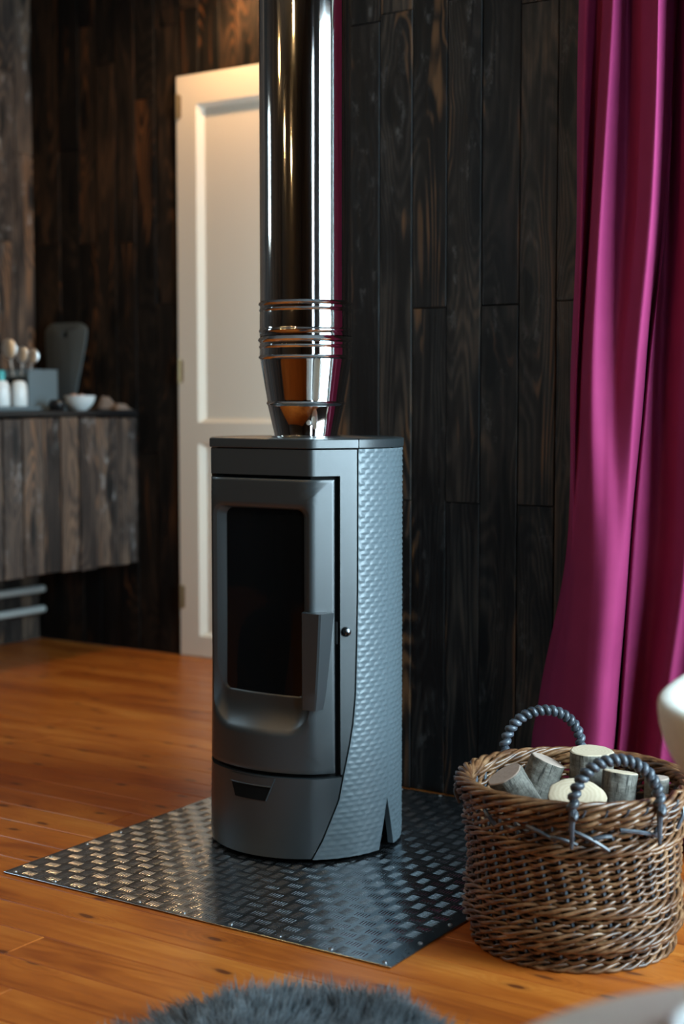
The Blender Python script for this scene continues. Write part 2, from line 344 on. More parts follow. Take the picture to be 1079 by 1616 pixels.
# ------------------------------------------------------------------ white door
door = struct(boxes('door_1', 'doorpaint', [((DX0, YB + .012, .004), (DX1, YB + .05, DZ))]))
def framed_panels():
    yf = YB - .012; m = MB()
    xs0, xs1 = DX0, DX1; st = .09
    pan = [(.079, .789), (.864, 2.003)]
    # stiles and rails
    fr = MB()
    fr.box((xs0, yf, .004), (xs0 + st, YB + .011, DZ)); fr.box((xs1 - st, yf, .004), (xs1, YB + .011, DZ))
    f1 = fr.build('stile', 'doorpaint', door, smooth=False)
    fr = MB(); zs = [.004, .079, .789, .864, 2.003, DZ]
    for k in (0, 2, 4): fr.box((xs0 + st, yf, zs[k]), (xs1 - st, YB + .011, zs[k + 1]))
    fr.build('rail', 'doorpaint', door, smooth=False)
    for z0, z1 in pan:
        x0, x1 = xs0 + st, xs1 - st; b = .026; ym = YB + .0115
        m = MB(); o = [(x0, yf + .001, z0), (x1, yf + .001, z0), (x1, yf + .001, z1), (x0, yf + .001, z1)]
        q = [(x0 + b, ym - .002, z0 + b * .6), (x1 - b, ym - .002, z0 + b * .6), (x1 - b, ym - .002, z1 - b * .6), (x0 + b, ym - .002, z1 - b * .6)]
        m.add(o + q, [(i, (i + 1) % 4, 4 + (i + 1) % 4, 4 + i) for i in range(4)]); m.build('moulding', 'doorpaint', door, smooth=False)
        boxes('panel', 'doorpaint', [((x0 + b, ym - .004, z0 + b * .6), (x1 - b, ym + .004, z1 - b * .6))], door)
    for z in (2.0, 1.05, .22):
        h = MB(); h.tube([(xs0 + .006, yf - .004, z - .045), (xs0 + .006, yf - .004, z + .045)], .006, 10); h.box((xs0 + .004, yf - .0025, z - .04), (xs0 + .022, yf + .001, z + .04))
        h.build('hinge', 'brass', door)
    hd = MB(); hd.box((xs1 - .075, yf - .006, .98), (xs1 - .035, yf, 1.16)); hd.tube([(xs1 - .055, yf - .005, 1.08), (xs1 - .055, yf - .05, 1.08), (xs1 - .16, yf - .052, 1.08)], .008, 10)
    hd.build('door_handle', 'chrome', door)
framed_panels()

# ------------------------------------------------------------------ stove
SX, SY = -1.754, 2.541
stove = thing('wood_stove', 'tall dark grey freestanding wood stove on the chequered metal plate', 'stove', (SX, SY, .004))
def r_top(a):
    a = abs(a)
    if a > pi: a = 2 * pi - a
    if a < .6482: return .165 / cos(a)
    if a < 1.140:
        # line (.125,-.165)->(.185,-.085): n . p = c
        return (.08 * .125 + .06 * .165) / (.08 * sin(a) + .06 * cos(a))
    return .2036
_N = 1440
_rt = [r_top(2 * pi * i / _N) for i in range(_N)]
_rs = [sum(_rt[(i + k) % _N] * w for k, w in zip(range(-7, 8), (1, 2, 3, 4, 5, 6, 7, 8, 7, 6, 5, 4, 3, 2, 1))) / 64 for i in range(_N)]
def rad(a, z):
    i = (a % (2 * pi)) / (2 * pi) * _N; k = int(i); f = i - k
    rt = _rs[k % _N] * (1 - f) + _rs[(k + 1) % _N] * f
    w = 1 - sstep(.02, .52, z)
    ra = abs(a if a <= pi else a - 2 * pi)
    return rt + w * (.2036 - rt)
def PT(a, z, off=0):
    r_ = rad(a, z) + off; return (r_ * sin(a), -r_ * cos(a), z)
SK = [(-.1, 34), (0., 36.2), (.046, 43.4), (.127, 53.2), (.173, 55.9), (.241, 60.2), (.281, 62.2), (.34, 63.8), (.443, 64.6), (.55, 65.2), (.95, 65.3)]
def phib(z):
    for (z0, p0), (z1, p1) in zip(SK, SK[1:]):
        if z <= z1: return R(p0 + (p1 - p0) * (z - z0) / (z1 - z0))
    return R(65.3)
def patch(m, a0, a1, z0, z1, nu, nv, off=0, th=.012):
    """shell patch between the angle functions a0(z), a1(z), with edges folded inwards"""
    zz = lambda j: z0 + (z1 - z0) * j / (nv - 1)
    P = lambda i, j, o: PT(a0(zz(j)) + (a1(zz(j)) - a0(zz(j))) * i / (nu - 1), zz(j), o)
    m.grid(nu, nv, lambda i, j: P(i, j, off))
    for jj in (0, nv - 1): m.grid(nu, 3, lambda i, k, jj=jj: P(i, jj, off - (0, .0012, th)[k]) if k != 1 else P(i, jj, off - .0012))
    for ii in (0, nu - 1): m.grid(3, nv, lambda k, j, ii=ii: P(ii, j, off - (0, .0012, th)[k]))
    return m
cst = lambda d: (lambda z: R(d))
GAP = R(.55)
# inner dark carcass and base
m = MB(); NC = 96
zs = [.012, .1, .13, .16, .2, .3, .4, .5, .6, .7, .78, .835]
cut_r = lambda a, z: rad(a, z) - .013
def carc(i, j):
    a = -pi + 2 * pi * i / NC; z = zs[j]; r_ = cut_r(a, z)
    if abs(a) < R(35) and .29 < z < .75: r_ = min(r_, .06 / cos(a))     # firebox opening
    if abs(abs(a) - R(90)) < R(16) and z < .15: r_ = .13
    return (r_ * sin(a), -r_ * cos(a), z)
m.grid(NC, len(zs), carc, True, 'both'); m.build('carcass', 'black', stove, sharp=30)
m = MB(); m.grid(96, 4, lambda i, j: (lambda a, r_: (r_ * sin(a), -r_ * cos(a), (.0, .0, .012, .012)[j]))(2 * pi * i / 96, (.15, .165, .165, .15)[j]), True, 'both'); m.build('base', 'black', stove)
# firebrick plates seen behind the glass
boxes('firebrick', 'brick', [((-.108, -.062, .30), (.108, -.048, .74))], stove)
boxes('grate', 'black', [((-.09, -.140, .318), (.09, -.066, .330))], stove)
# lid: front piece and the ring over the skin
def lid(name, a0, a1):
    m = MB(); nu = 60
    zs_ = [.838, .8395, .855, .857, .857]; of = [.0015, .003, .003, .0, None]
    def fn(i, j):
        a = a0 + (a1 - a0) * i / (nu - 1)
        r_ = rad(a, .85) + (of[j] if of[j] is not None else -.022); return (r_ * sin(a), -r_ * cos(a), zs_[j])
    m.grid(nu, 5, fn); return m.build(name, 'stove', stove)
lid('lid_front', -R(65.1), R(65.1)); lid('lid_ring', R(65.7), R(294.3))
m = MB(); m.grid(120, 2, lambda i, j: (lambda a, r_: (r_ * sin(a), -r_ * cos(a), .8566))(2 * pi * i / 120, (rad(2 * pi * i / 120, .85) - .0225, .001)[j]), True); m.build('top_plate', 'stove', stove)
# front panels
m = patch(MB(), lambda z: -phib(z) + GAP, lambda z: phib(z) - GAP, .7835, .8355, 90, 6); m.build('upper_panel', 'stove', stove)
ZD0, ZD1, AD = .183, .7765, 51.3
for s in (1, -1):
    m = patch(MB(), (lambda z: R(54.6)) if s > 0 else (lambda z: -phib(z) + GAP), (lambda z: phib(z) - GAP) if s > 0 else (lambda z: -R(54.6)), ZD0 - .004, .7835, 12, 60)
    m.build('side_frame', 'stove', stove)
# door with rounded window, concave lip below it
def rrect(h, z0, z1, rt, rb, n=14, ne=16):
    """closed loop (s,z) from bottom right corner, counter-clockwise; same count for every loop"""
    pts = []
    def arc(cx, cz, r_, t0):
        return [(cx + r_ * cos(t0 + pi / 2 * k / n), cz + r_ * sin(t0 + pi / 2 * k / n)) for k in range(n + 1)]
    cs = [arc(h - rb, z0 + rb, rb, -pi / 2), arc(h - rt, z1 - rt, rt, 0), arc(-h + rt, z1 - rt, rt, pi / 2), arc(-h + rb, z0 + rb, rb, pi)]
    for q in range(4):
        pts += cs[q]; a = cs[q][-1]; b = cs[(q + 1) % 4][0]
        pts += [(a[0] + (b[0] - a[0]) * k / ne, a[1] + (b[1] - a[1]) * k / ne) for k in range(1, ne)]
    return pts
K = .2
WH = .1215
ho = R(AD) * K
L_out = rrect(ho, ZD0, ZD1, .002, .002)
L_u = rrect(WH + .005, .262, .7225, .021, .056)
L_lip = rrect(WH - .001, .332, .718, .019, .017)
L_gl = rrect(WH - .006, .337, .713, .016, .014)
rings = []
def lerp(A, B, t): return [(a[0] + (b[0] - a[0]) * t, a[1] + (b[1] - a[1]) * t) for a, b in zip(A, B)]
rings.append((L_out, -.011)); rings.append((L_out, -.001)); rings.append((lerp(L_out, L_u, .02), 0))
for k in range(1, 9): rings.append((lerp(L_out, L_u, k / 8), 0))
for k in range(1, 11):
    t_ = k / 10; rings.append((lerp(L_u, L_lip, t_), ('u', t_)))
rings.append((lerp(L_lip, L_gl, .5), 'w')); rings.append((L_gl, -.0215))
def dpt(s_, z, off): return PT(s_ / K, z, off)
m = MB(); nl = len(L_out)
def dfn(i, j):
    lp, off = rings[j]; s_, z = lp[i]
    low = 1 - sstep(.32, .40, L_lip[i][1])
    if isinstance(off, tuple):
        t_ = off[1]; off = -(.003 * t_ * (1 - low) + low * .0195 * (1 - (1 - t_) ** 2.6))
    elif off == 'w': off = -.019
    return dpt(s_, z, off)
m.grid(nl, len(rings), dfn, True)
firedoor = m.build('fire_door', 'stove', stove, sharp=50)
m = MB(); gi = rrect(WH - .004, .335, .715, .017, .015); gr = [(lerp([(0, (a[1] * .9 + .528 * .1)) for a in gi], gi, k / 10), 0) for k in range(11)]
m.grid(nl, 11, lambda i, j: dpt(gr[j][0][i][0], gr[j][0][i][1], -.0205), True); m.build('glass_pane', 'glass', firedoor, sharp=None)
# handle: a tapering blade over the door's right crease
HT = [(.104, -.158), (.110, -.176), (.114, -.180), (.154, -.180), (.158, -.1775), (.1655, -.143), (.163, -.140), (.135, -.146)]
HB = [(.108, -.160), (.112, -.178), (.1155, -.181), (.142, -.181), (.146, -.179), (.1495, -.158), (.1475, -.156), (.125, -.156)]
m = MB(); m.grid(8, 9, lambda i, j: (lambda t_: (HB[i][0] * (1 - t_) + HT[i][0] * t_, HB[i][1] * (1 - t_) + HT[i][1] * t_, .318 + .194 * j / 8))((j / 8) ** .75), True, 'both')
m.build('handle', 'stove', firedoor, sharp=28)
m = MB()
for (a, z, h_) in ((52.4, .468, .045),): m.tube([PT(R(a), z - h_ / 2, -.004), PT(R(a), z + h_ / 2, -.004)], .004, 8)
m.build('latch', 'black', firedoor)
m = MB(); c0 = Vector(PT(R(58.2), .470, 0)); nrm = Vector((sin(R(53)), -cos(R(53)), 0))
m.tube([c0 - nrm * .002, c0 + nrm * .004, c0 + nrm * .010, c0 + nrm * .0125], [.0105, .010, .007, .002], 20); m.build('knob', simple('gunmetal', (.12, .125, .13), .22, 1), stove)
# drawer with the grip and the painted shade under it
m = patch(MB(), lambda z: -phib(z) + GAP, lambda z: phib(z) - GAP, .010, ZD0 - .0095, 80, 24); dr = m.build('ash_drawer', 'stove', stove)
m = MB(); q = [(-24.5, .1695), (-2.5, .1695), (-6.0, .126), (-20.5, .126)]
def quad(m, q, off, n=10):
    m.grid(n, 3, lambda i, j: (lambda u, v: PT(R((q[0][0] * (1 - u) + q[1][0] * u) * (1 - v) + (q[3][0] * (1 - u) + q[2][0] * u) * v), q[0][1] * (1 - v) + q[3][1] * v, off))(i / (n - 1), j / 2)); return m
quad(m, [(-18.8, .1705), (15.6, .1705), (10.2, .124), (-12.4, .124)], .0008); m.build('grip_shade', 'black', dr)  # flat black patch painted as the shade under the grip
m = quad(MB(), [(-18.8, .1712), (15.6, .1712), (13.6, .154), (-16.2, .154)], .0035); m.build('grip', 'stove', dr)
m = MB(); m.tube([PT(R(-16.2 + 29.8 * i / 12), .154, .0025) for i in range(13)], .0018, 6); m.tube([PT(R(15.6 - 5.4 * i / 4), .1705 - .0465 * i / 4, .001) for i in range(5)], .0014, 6); m.build('grip_edge', 'stove', dr)
# embossed skin wrapping the sides and back, with an A-shaped slot at each side
def relief(a, z):
    s_ = a * .2036; u = s_ / .0262; v = z / .0220
    p, q_ = abs(sin(pi * (u + v) / 1)) , abs(sin(pi * (u - v) / 1))
    d = min(1., (p * q_) ** .55)
    # every scale leans out towards its lower rim
    ph = (v + .5 * (math.floor(u * 2) % 2)) % 1.0
    return d
def relief2(a, z):
    u = a * .2036 / .0250; best = 0
    for sh in (0, .5):
        v = z / .0218 + sh; uu = u + sh
        fu = uu - math.floor(uu) - .5; fv = v - math.floor(v)
        w_ = max(0., 1 - (fu / .5) ** 2)                      # lens outline, pointed at both ends
        if w_ <= 0: continue
        t_ = (fv - .10) / (.50 * w_ + .02)
        if 0 <= t_ <= 1:
            h_ = w_ ** .5 * (t_ / .07 if t_ < .07 else (1 - (t_ - .07) / .93) ** 1.3); best = max(best, h_)
    return best
def slot(z): return R(8.0) * max(0., min(1., (.112 - z) / .105)) + R(.02)
def skin(m, a0, a1, nu):
    z0, z1, nv = .008, .8365, 330
    zz = [z0 + (z1 - z0) * j / (nv - 1) for j in range(nv)]
    def fn(i, j):
        z = zz[j]; a = a0(z) + (a1(z) - a0(z)) * i / (nu - 1)
        e = min(1, (i / (nu - 1)) * 22, (1 - i / (nu - 1)) * 60)
        return PT(a, z, -.0004 + 0.0023 * relief2(a, z) * min(1, e + .0))
    m.grid(nu, nv, fn)
    for ii in (0, nu - 1): m.grid(2, nv, lambda k, j, ii=ii: PT(a0(zz[j]) if ii == 0 else a1(zz[j]), zz[j], -.0005 - .012 * k))
m = MB()
skin(m, lambda z: phib(z) + GAP, lambda z: R(90) - slot(z), 56); skin(m, lambda z: R(90) + slot(z), lambda z: R(180), 96)
m.build('right_skin', 'stoveskin', stove, sharp=None)
m = MB()
skin(m, lambda z: -R(90) + slot(z), lambda z: -phib(z) - GAP, 56); skin(m, lambda z: R(180), lambda z: R(270) - slot(z), 60)
m.build('left_skin', 'stoveskin', stove, sharp=None)

# ------------------------------------------------------------------ flue
flue = thing('flue_pipe', 'polished steel flue pipe rising from the top of the wood stove', 'pipe', (SX, SY, .861))
def bead(z, r0, h=.006, o=.0035): return [(r0, z - h), (r0 + o * .7, z - h * .5), (r0 + o, z), (r0 + o * .7, z + h * .5), (r0, z + h)]
Z0 = .861
RP = .0957
pr = [(RP, 1.142 - Z0), (RP, ZC - Z0)]
MB().lathe([(RP, 1.133 - Z0), (RP, 1.3 - Z0), (RP, 1.9 - Z0), (RP, ZC - Z0 - .002)], 96).build('upper_pipe', 'steel', flue)
pr = [(RP - .001, 1.145 - Z0)] + bead(1.139 - Z0, RP + .0004, .0045) + [(RP + .0006, 1.130 - Z0)] + bead(1.126 - Z0, RP + .0004, .0035, .002) + [(RP + .001, 1.115 - Z0), (RP + .001, 1.09 - Z0)] + bead(1.083 - Z0, RP + .001, .004, .002)[::-1] + [(RP + .001, 1.072 - Z0)]
pr = sorted(pr, key=lambda q: -q[1]); MB().lathe(pr, 96).build('collar', 'steel', flue)
pr = sorted([(RP - .001, 1.074 - Z0)] + bead(1.064 - Z0, RP + .001, .0055, .004) + [(RP + .001, 1.055 - Z0)] + bead(1.050 - Z0, RP + .001, .0035, .002) + [(RP + .001, 1.034 - Z0)] + bead(1.028 - Z0, RP + .001, .004, .003) + [(RP - .001, 1.023 - Z0)], key=lambda q: -q[1])
MB().lathe(pr, 96).build('clamp_band', 'chrome', flue)
pr = [(RP, 1.025 - Z0), (RP - .001, 1.018 - Z0), (.0815, .940 - Z0), (.0812, .936 - Z0)]
MB().lathe(pr, 96).build('reducer_cone', 'chrome', flue)
pr = sorted([(.0805, .938 - Z0)] + bead(.932 - Z0, .0803, .0045, .003) + [(.0798, .925 - Z0), (.0667, .868 - Z0), (.0672, .8655 - Z0), (.0735, .864 - Z0), (.0735, .8615 - Z0), (.06, .861 - Z0)], key=lambda q: -q[1])
MB().lathe(pr, 96).build('flue_socket', 'chrome', flue)

# ------------------------------------------------------------------ tread plate
PX0, PX1, PY0, PY1 = -2.117, -1.216, 2.006, 2.985
tp = thing('floor_plate', 'square sheet of grey chequer plate metal lying under the wood stove', 'metal plate', ((PX0 + PX1) / 2, (PY0 + PY1) / 2, 0))
hx, hy = (PX1 - PX0) / 2, (PY1 - PY0) / 2
bevel(boxes('sheet', 'tread', [((-hx, -hy, .0005), (hx, hy, .0035))], tp), .0008, 1)
m = MB(); cell = .0322; nx, ny = int(2 * hx / cell), int(2 * hy / cell); bl = .0138; bw = .0018; bhh = .0014
for ix in range(nx):
    for iy in range(ny):
        cx = -hx + .004 + (ix + .5) * cell; cy = -hy + .004 + (iy + .5) * cell; al = (ix + iy) % 2 == 0
        for k in range(5):
            o = (k - 2) * .0061; px, py = (cx, cy + o) if al else (cx + o, cy); vs_ = []
            dx, dy = (1, 0) if al else (0, 1); wx, wy = -dy, dx; z0 = .0033
            for tt, ww, hh in ((-1, 0, 0), (-.45, 1, 1), (.45, 1, 1), (1, 0, 0)):
                ax, ay = px + dx * bl * tt, py + dy * bl * tt
                if ww == 0: vs_.append((ax, ay, z0))
                else: vs_ += [(ax - wx * bw, ay - wy * bw, z0), (ax, ay, z0 + bhh), (ax + wx * bw, ay + wy * bw, z0)]
            m.add(vs_, [(0, 1, 2), (0, 2, 3), (1, 4, 5, 2), (2, 5, 6, 3), (4, 7, 5), (5, 7, 6)])
m.build('tread_bars', 'treadbar', tp, sharp=80, kind='stuff', recalc=False)
sm = MB(); sm.lathe([(.0045, 0), (.0042, .0012), (.0028, .0022), (.0006, .0025)], 12, cap='both'); s0 = sm.build('screw', 'galv', tp)
spots = [(-hx + .02 + (2 * hx - .04) * k / 8, sy) for k in range(9) for sy in (-hy + .013, hy - .013)] + [(sx, -hy + .013 + (2 * hy - .026) * k / 9) for k in range(1, 9) for sx in (-hx + .013, hx - .013)]
for k, (a, b) in enumerate(spots):
    s_ = s0 if k == 0 else s0.copy()
    if k: COL.objects.link(s_); s_.parent = tp
    s_.location = (a, b, .0035)

# ------------------------------------------------------------------ basket
BX, BY = -1.03, 2.31
VIEW = math.atan2(-BY, -BX)            # azimuth towards the camera
bk = thing('wicker_basket', 'round brown wicker log basket with two rope-wrapped handles on the floor', 'basket', (BX, BY, 0))
BP = [(0, .163), (.02, .170), (.05, .179), (.075, .181), (.1, .177), (.15, .178), (.2, .181), (.24, .184), (.27, .190), (.30, .194)]
def rb(z):
    for (z0, r0), (z1, r1) in zip(BP, BP[1:]):
        if z <= z1: return r0 + (r1 - r0) * (z - z0) / (z1 - z0)
    return BP[-1][1]
NS = 36; TW = 1.2      # the stakes lean a little as they rise
m = MB()
for k in range(NS):
    a = 2 * pi * k / NS; m.tube([((rb(z)) * cos(a - TW * z), (rb(z)) * sin(a - TW * z), z) for z in (.006, .05, .1, .15, .2, .25, .27)], .0034, 6)
m.build('stakes', 'wickerdark', bk, kind='stuff', recalc=False)
m = MB(); mp = MB()
def rope_row(mesh, z, nrod, period, ra, za, rr, out=0, tilt=0, seg=4):
    n = NS * seg
    for j in range(nrod):
        ph = 2 * pi * j / nrod; dz = random.uniform(-.0006, .0006); rj = rr * random.uniform(.88, 1.1); pts = []
        for i in range(n):
            a = 2 * pi * i / n; c = NS * (a + TW * z) / period - ph
            zz_ = z + za * sin(c) + dz + .0012 * sin(2 * a + z * 40); r_ = rb(z) + out + ra * cos(c) + .001 * sin(3 * a + z * 90)
            pts.append(Vector((r_ * cos(a), r_ * sin(a), max(zz_, rj))))
        rings_ = []
        for i in range(n):
            tg = (pts[(i + 1) % n] - pts[i - 1]).normalized(); u = Vector((pts[i].x, pts[i].y, 0)).normalized(); u = (u - tg * u.dot(tg)).normalized(); w_ = tg.cross(u)
            rings_.append([pts[i] + (u * cos(2 * pi * k / 6) + w_ * sin(2 * pi * k / 6)) * rj for k in range(6)])
        rings_.append(rings_[0]); mesh.grid(6, n + 1, lambda k, q: rings_[q][k], True)
z = .006
while z < .252:
    wale = (.046 < z < .072) or (.100 < z < .116) or z < .012 or (.198 < z < .214)
    if wale: rope_row(m, z, 4, 4, .0068, .0078, .0036, out=.0045); z += .0150
    else: rope_row(m, z, 2, 2, .0058, .0052, .0033); z += .0128
m.build('weave', 'wicker', bk, kind='stuff', recalc=False, sharp=None)
m = MB(); rope_row(m, .256, 3, 3, .008, .006, .0038, out=.005); rope_row(m, .268, 3, 3, .009, .006, .0038, out=.007); rope_row(m, .279, 5, 5, .011, .008, .0044, out=.002, seg=5); rope_row(m, .275, 4, 5, .006, .011, .0038, out=-.004, seg=5)
m.build('rim_braid', 'wicker', bk, kind='stuff', recalc=False, sharp=None)
m = MB(); m.lathe([(.002, .004), (.16, .004), (.166, .006), (.166, .010), (.002, .012)], 48); m.build('base', 'wicker', bk)
m = MB(); m.lathe([(rb(z) - .0085, z) for z in (.012, .05, .1, .15, .2, .225)], 72); m.build('gap_shade_sheet', 'wickershade', bk, recalc=False)  # dark sheet added behind the weave so its gaps look shaded
def handle(az):
    c = []; w2 = R(22.3); n = 60
    pa = Vector((cos(az - w2), sin(az - w2), 0)) * .197; pb = Vector((cos(az + w2), sin(az + w2), 0)) * .197
    mid = (pa + pb) / 2; hw = (pb - pa) / 2
    for i in range(n + 1):
        t_ = i / n; ang = pi * (1 - t_); px = cos(ang); pz = sin(ang)
        p = mid + hw * (-px * -1 if False else px) + Vector((cos(az), sin(az), 0)) * (.012 + .006 * (1 - pz)); p.z = .270 + .090 * pz ** .8; c.append(p)
    h = MB(); h.tube([c[0] - Vector((0, 0, .05))] + c + [c[-1] - Vector((0, 0, .05))], [.003] + [.0058] * (n + 1) + [.003], 8); ho_ = h.build('handle', 'wickerdark', bk)
    wr_ = MB(); N = 360
    def cp(t_): i = min(int(t_ * n), n - 1); f = t_ * n - i; return c[i] * (1 - f) + c[i + 1] * f
    for s_ in range(1):
        pts = []
        for i in range(N + 1):
            t_ = i / N; p = cp(t_); tg = (cp(min(1, t_ + .01)) - cp(max(0, t_ - .01))).normalized(); u = Vector((cos(az), sin(az), 0)); w_ = tg.cross(u); ph = 2 * pi * t_ * 18
            pts.append(p + (u * cos(ph) + w_ * sin(ph)) * .0050)
        wr_.tube(pts, .0060, 8)
    wr_.build('wrapping', 'wickerdark', ho_, recalc=False, sharp=None)
handle(VIEW + R(20)); handle(VIEW + R(196.8))
m = MB()
for k, (a0, z0, a1, z1) in enumerate([(-22, .246, -8, .226), (-12, .232, 2, .222), (-2, .248, 17, .212), (18, .236, 6, .228), (22, .246, 47, .222), (44, .244, 40, .226), (63, .262, 60, .228), (-46, .256, -40, .236), (-78, .27, -84, .235), (75, .25, 82, .24), (165, .25, 182, .225), (190, .25, 215, .22), (205, .24, 195, .23)]):
    pts = []
    for i in range(9):
        t_ = i / 8; a = VIEW + R(a0 + (a1 - a0) * t_); z = z0 + (z1 - z0) * t_ + .004 * sin(pi * t_); r_ = rb(z) + .0140 + .004 * sin(pi * t_)
        pts.append((r_ * cos(a), r_ * sin(a), z))
    m.tube(pts, .0036, 6)
for k in range(-14, 22):
    a = VIEW + R(10 * k + 3)
    m.tube([((rb(z) + o) * cos(a + R(da)), (rb(z) + o) * sin(a + R(da)), z) for z, o, da in ((.262, .006, 0), (.268, .012, .7), (.274, .0155, 1.6), (.281, .0145, 2.6))], .0024, 6)
m.build('lacing', 'wickerdark', bk, kind='stuff')

# ------------------------------------------------------------------ firewood
def log(label, top, axis, r0, length, bark, cutm, seed, squash=1.):
    """top = centre of the visible cut face, axis = outward direction of that face"""
    rr = random.Random(seed); ax = Vector(axis).normalized(); top = Vector(top)
    o = thing('firewood_log', label, 'log', top - ax * length, group='split and sawn logs in the wicker basket')
    o.rotation_mode = 'QUATERNION'; o.rotation_quaternion = ax.to_track_quat('Z', 'Y')
    n = 40; ph = [rr.uniform(0, 6.3) for _ in range(4)]
    def rad_(a, t_): return r0 * (1 + .05 * sin(2 * a + ph[0]) + .03 * sin(3 * a + ph[1] + t_ * 2) + .015 * sin(7 * a + ph[2] + t_ * 6) + .012 * sin(11 * a + ph[3] - t_ * 9))
    zs_ = [0, .2, .4, .6, .8, .93, 1.]
    m = MB(); m.grid(n, 7, lambda i, j: (lambda a: (rad_(a, zs_[j]) * cos(a), squash * rad_(a, zs_[j]) * sin(a), length * zs_[j]))(2 * pi * i / n), True); m.build('bark', bark, o)
    for nm, zf, t_, f in (('cut_face', length, 1., 1), ('cut_face', 0, 0., -1)):
        m = MB(); m.grid(n, 4, lambda i, j: (lambda a, k: (k * rad_(a, t_) * cos(a), k * squash * rad_(a, t_) * sin(a), zf + f * (.0012 if j else -.0005)))(2 * pi * i / n, (.985, .93, .5, .01)[j]), True); m.build(nm, cutm, o, recalc=True)
    return o
dv = Vector((BX, BY, 0)).normalized(); rt = Vector((dv.y, -dv.x, 0)); B0 = Vector((BX, BY, 0))
def bp(u, d, z): return B0 + rt * u + dv * d + Vector((0, 0, z))
def bd(u, d, z): return rt * u + dv * d + Vector((0, 0, z))
log('grey leaning log with weathered cut end at the left of the wicker basket', bp(-.118, -.022, .288), bd(-.50, -.14, .84), .034, .10, 'bark', 'cutgrey', 1)
log('dark grey log tilted right with pale sawn edge behind the leaning log', bp(-.046, .086, .290), bd(.36, .06, .90), .031, .11, 'bark', 'cutgrey', 2)
log('upright log with round cream top at the back of the wicker basket', bp(.032, .098, .307), bd(.03, -.02, 1), .040, .20, 'bark', 'cut', 3)
log('thick front log with large pale face turned towards the viewer', bp(.006, -.092, .276), bd(.06, -.38, .90), .047, .10, 'barkbrown', 'cut', 4)
log('grey log slanting right with thin pale edge behind the front handle', bp(.082, .026, .288), bd(.10, .16, .95), .032, .15, 'bark', 'cut', 5)
log('short dark grey log nearest the right rim of the wicker basket', bp(.143, .012, .284), bd(.02, .03, .97), .021, .13, 'bark', 'cutgrey', 6)
log('brown barked log lying low under the leaning log at left rim', bp(-.108, -.092, .240), bd(-.35, .0, .8), .024, .10, 'barkbrown', 'cutgrey', 7)
log('shadowed grey log deep between the front log and right logs', bp(.080, -.070, .240), bd(.1, .0, .95), .025, .13, 'bark', 'cutgrey', 8)

# ------------------------------------------------------------------ curtain
CT = [(1.746, [(-1.310, 2.920), (-1.270, 2.870), (-1.255, 2.900), (-1.197, 2.830), (-1.189, 2.860), (-1.183, 2.890), (-1.103, 2.810), (-1.089, 2.820), (-1.092, 2.890), (-1.090, 2.905), (-1.086, 2.910), (-1.012, 2.810), (-1.002, 2.890)]),
      (1.344, [(-1.310, 2.920), (-1.276, 2.870), (-1.272, 2.900), (-1.215, 2.820), (-1.200, 2.850), (-1.179, 2.880), (-1.107, 2.810), (-1.095, 2.830), (-1.106, 2.890), (-1.100, 2.895), (-1.095, 2.910), (-1.011, 2.810), (-1.000, 2.890)]),
      (1.005, [(-1.320, 2.920), (-1.286, 2.870), (-1.283, 2.890), (-1.232, 2.820), (-1.202, 2.840), (-1.181, 2.850), (-1.133, 2.820), (-1.125, 2.850), (-1.140, 2.895), (-1.118, 2.860), (-1.106, 2.910), (-1.015, 2.820), (-1.001, 2.890)]),
      (0.599, [(-1.326, 2.920), (-1.297, 2.880), (-1.280, 2.865), (-1.227, 2.820), (-1.187, 2.810), (-1.166, 2.815), (-1.153, 2.835), (-1.160, 2.875), (-1.172, 2.905), (-1.145, 2.860), (-1.107, 2.905), (-1.027, 2.830), (-1.006, 2.890)]),
      (0.240, [(-1.395, 2.920), (-1.345, 2.870), (-1.294, 2.840), (-1.239, 2.810), (-1.199, 2.800), (-1.184, 2.810), (-1.179, 2.840), (-1.186, 2.880), (-1.196, 2.905), (-1.168, 2.860), (-1.144, 2.910), (-1.066, 2.830), (-1.043, 2.890)]),
      (0.126, [(-1.409, 2.920), (-1.354, 2.870), (-1.300, 2.835), (-1.241, 2.800), (-1.200, 2.790), (-1.186, 2.800), (-1.184, 2.835), (-1.193, 2.875), (-1.203, 2.905), (-1.174, 2.860), (-1.150, 2.910), (-1.067, 2.820), (-1.044, 2.890)])]
tail = [(-.975, 2.91), (-.94, 2.82), (-.90, 2.90), (-.86, 2.82), (-.82, 2.91), (-.78, 2.84), (-.76, 2.92)]
rows = [(ZC - .005, CT[0][1])] + CT + [(.012, CT[-1][1])]
FD = 1.2   # depth of the folds
rows = [(z, [(x_ + .40 * (FD - 1) * (2.92 - y_), 2.92 - FD * (2.92 - y_)) for x_, y_ in p + tail]) for z, p in rows][::-1]
npk = len(rows[0][1]); SUB = 10; dense = []
for z, p in rows:
    q = []
    for k in range(npk - 1):
        for s_ in range(SUB):
            t_ = s_ / SUB; a, b, c_, d = p[max(k - 1, 0)], p[k], p[k + 1], p[min(k + 2, npk - 1)]
            q.append((catmull(a[0], b[0], c_[0], d[0], t_), catmull(a[1], b[1], c_[1], d[1], t_)))
    q.append(p[-1]); dense.append((z, q))
nc = len(dense[0][1]); NV = 90
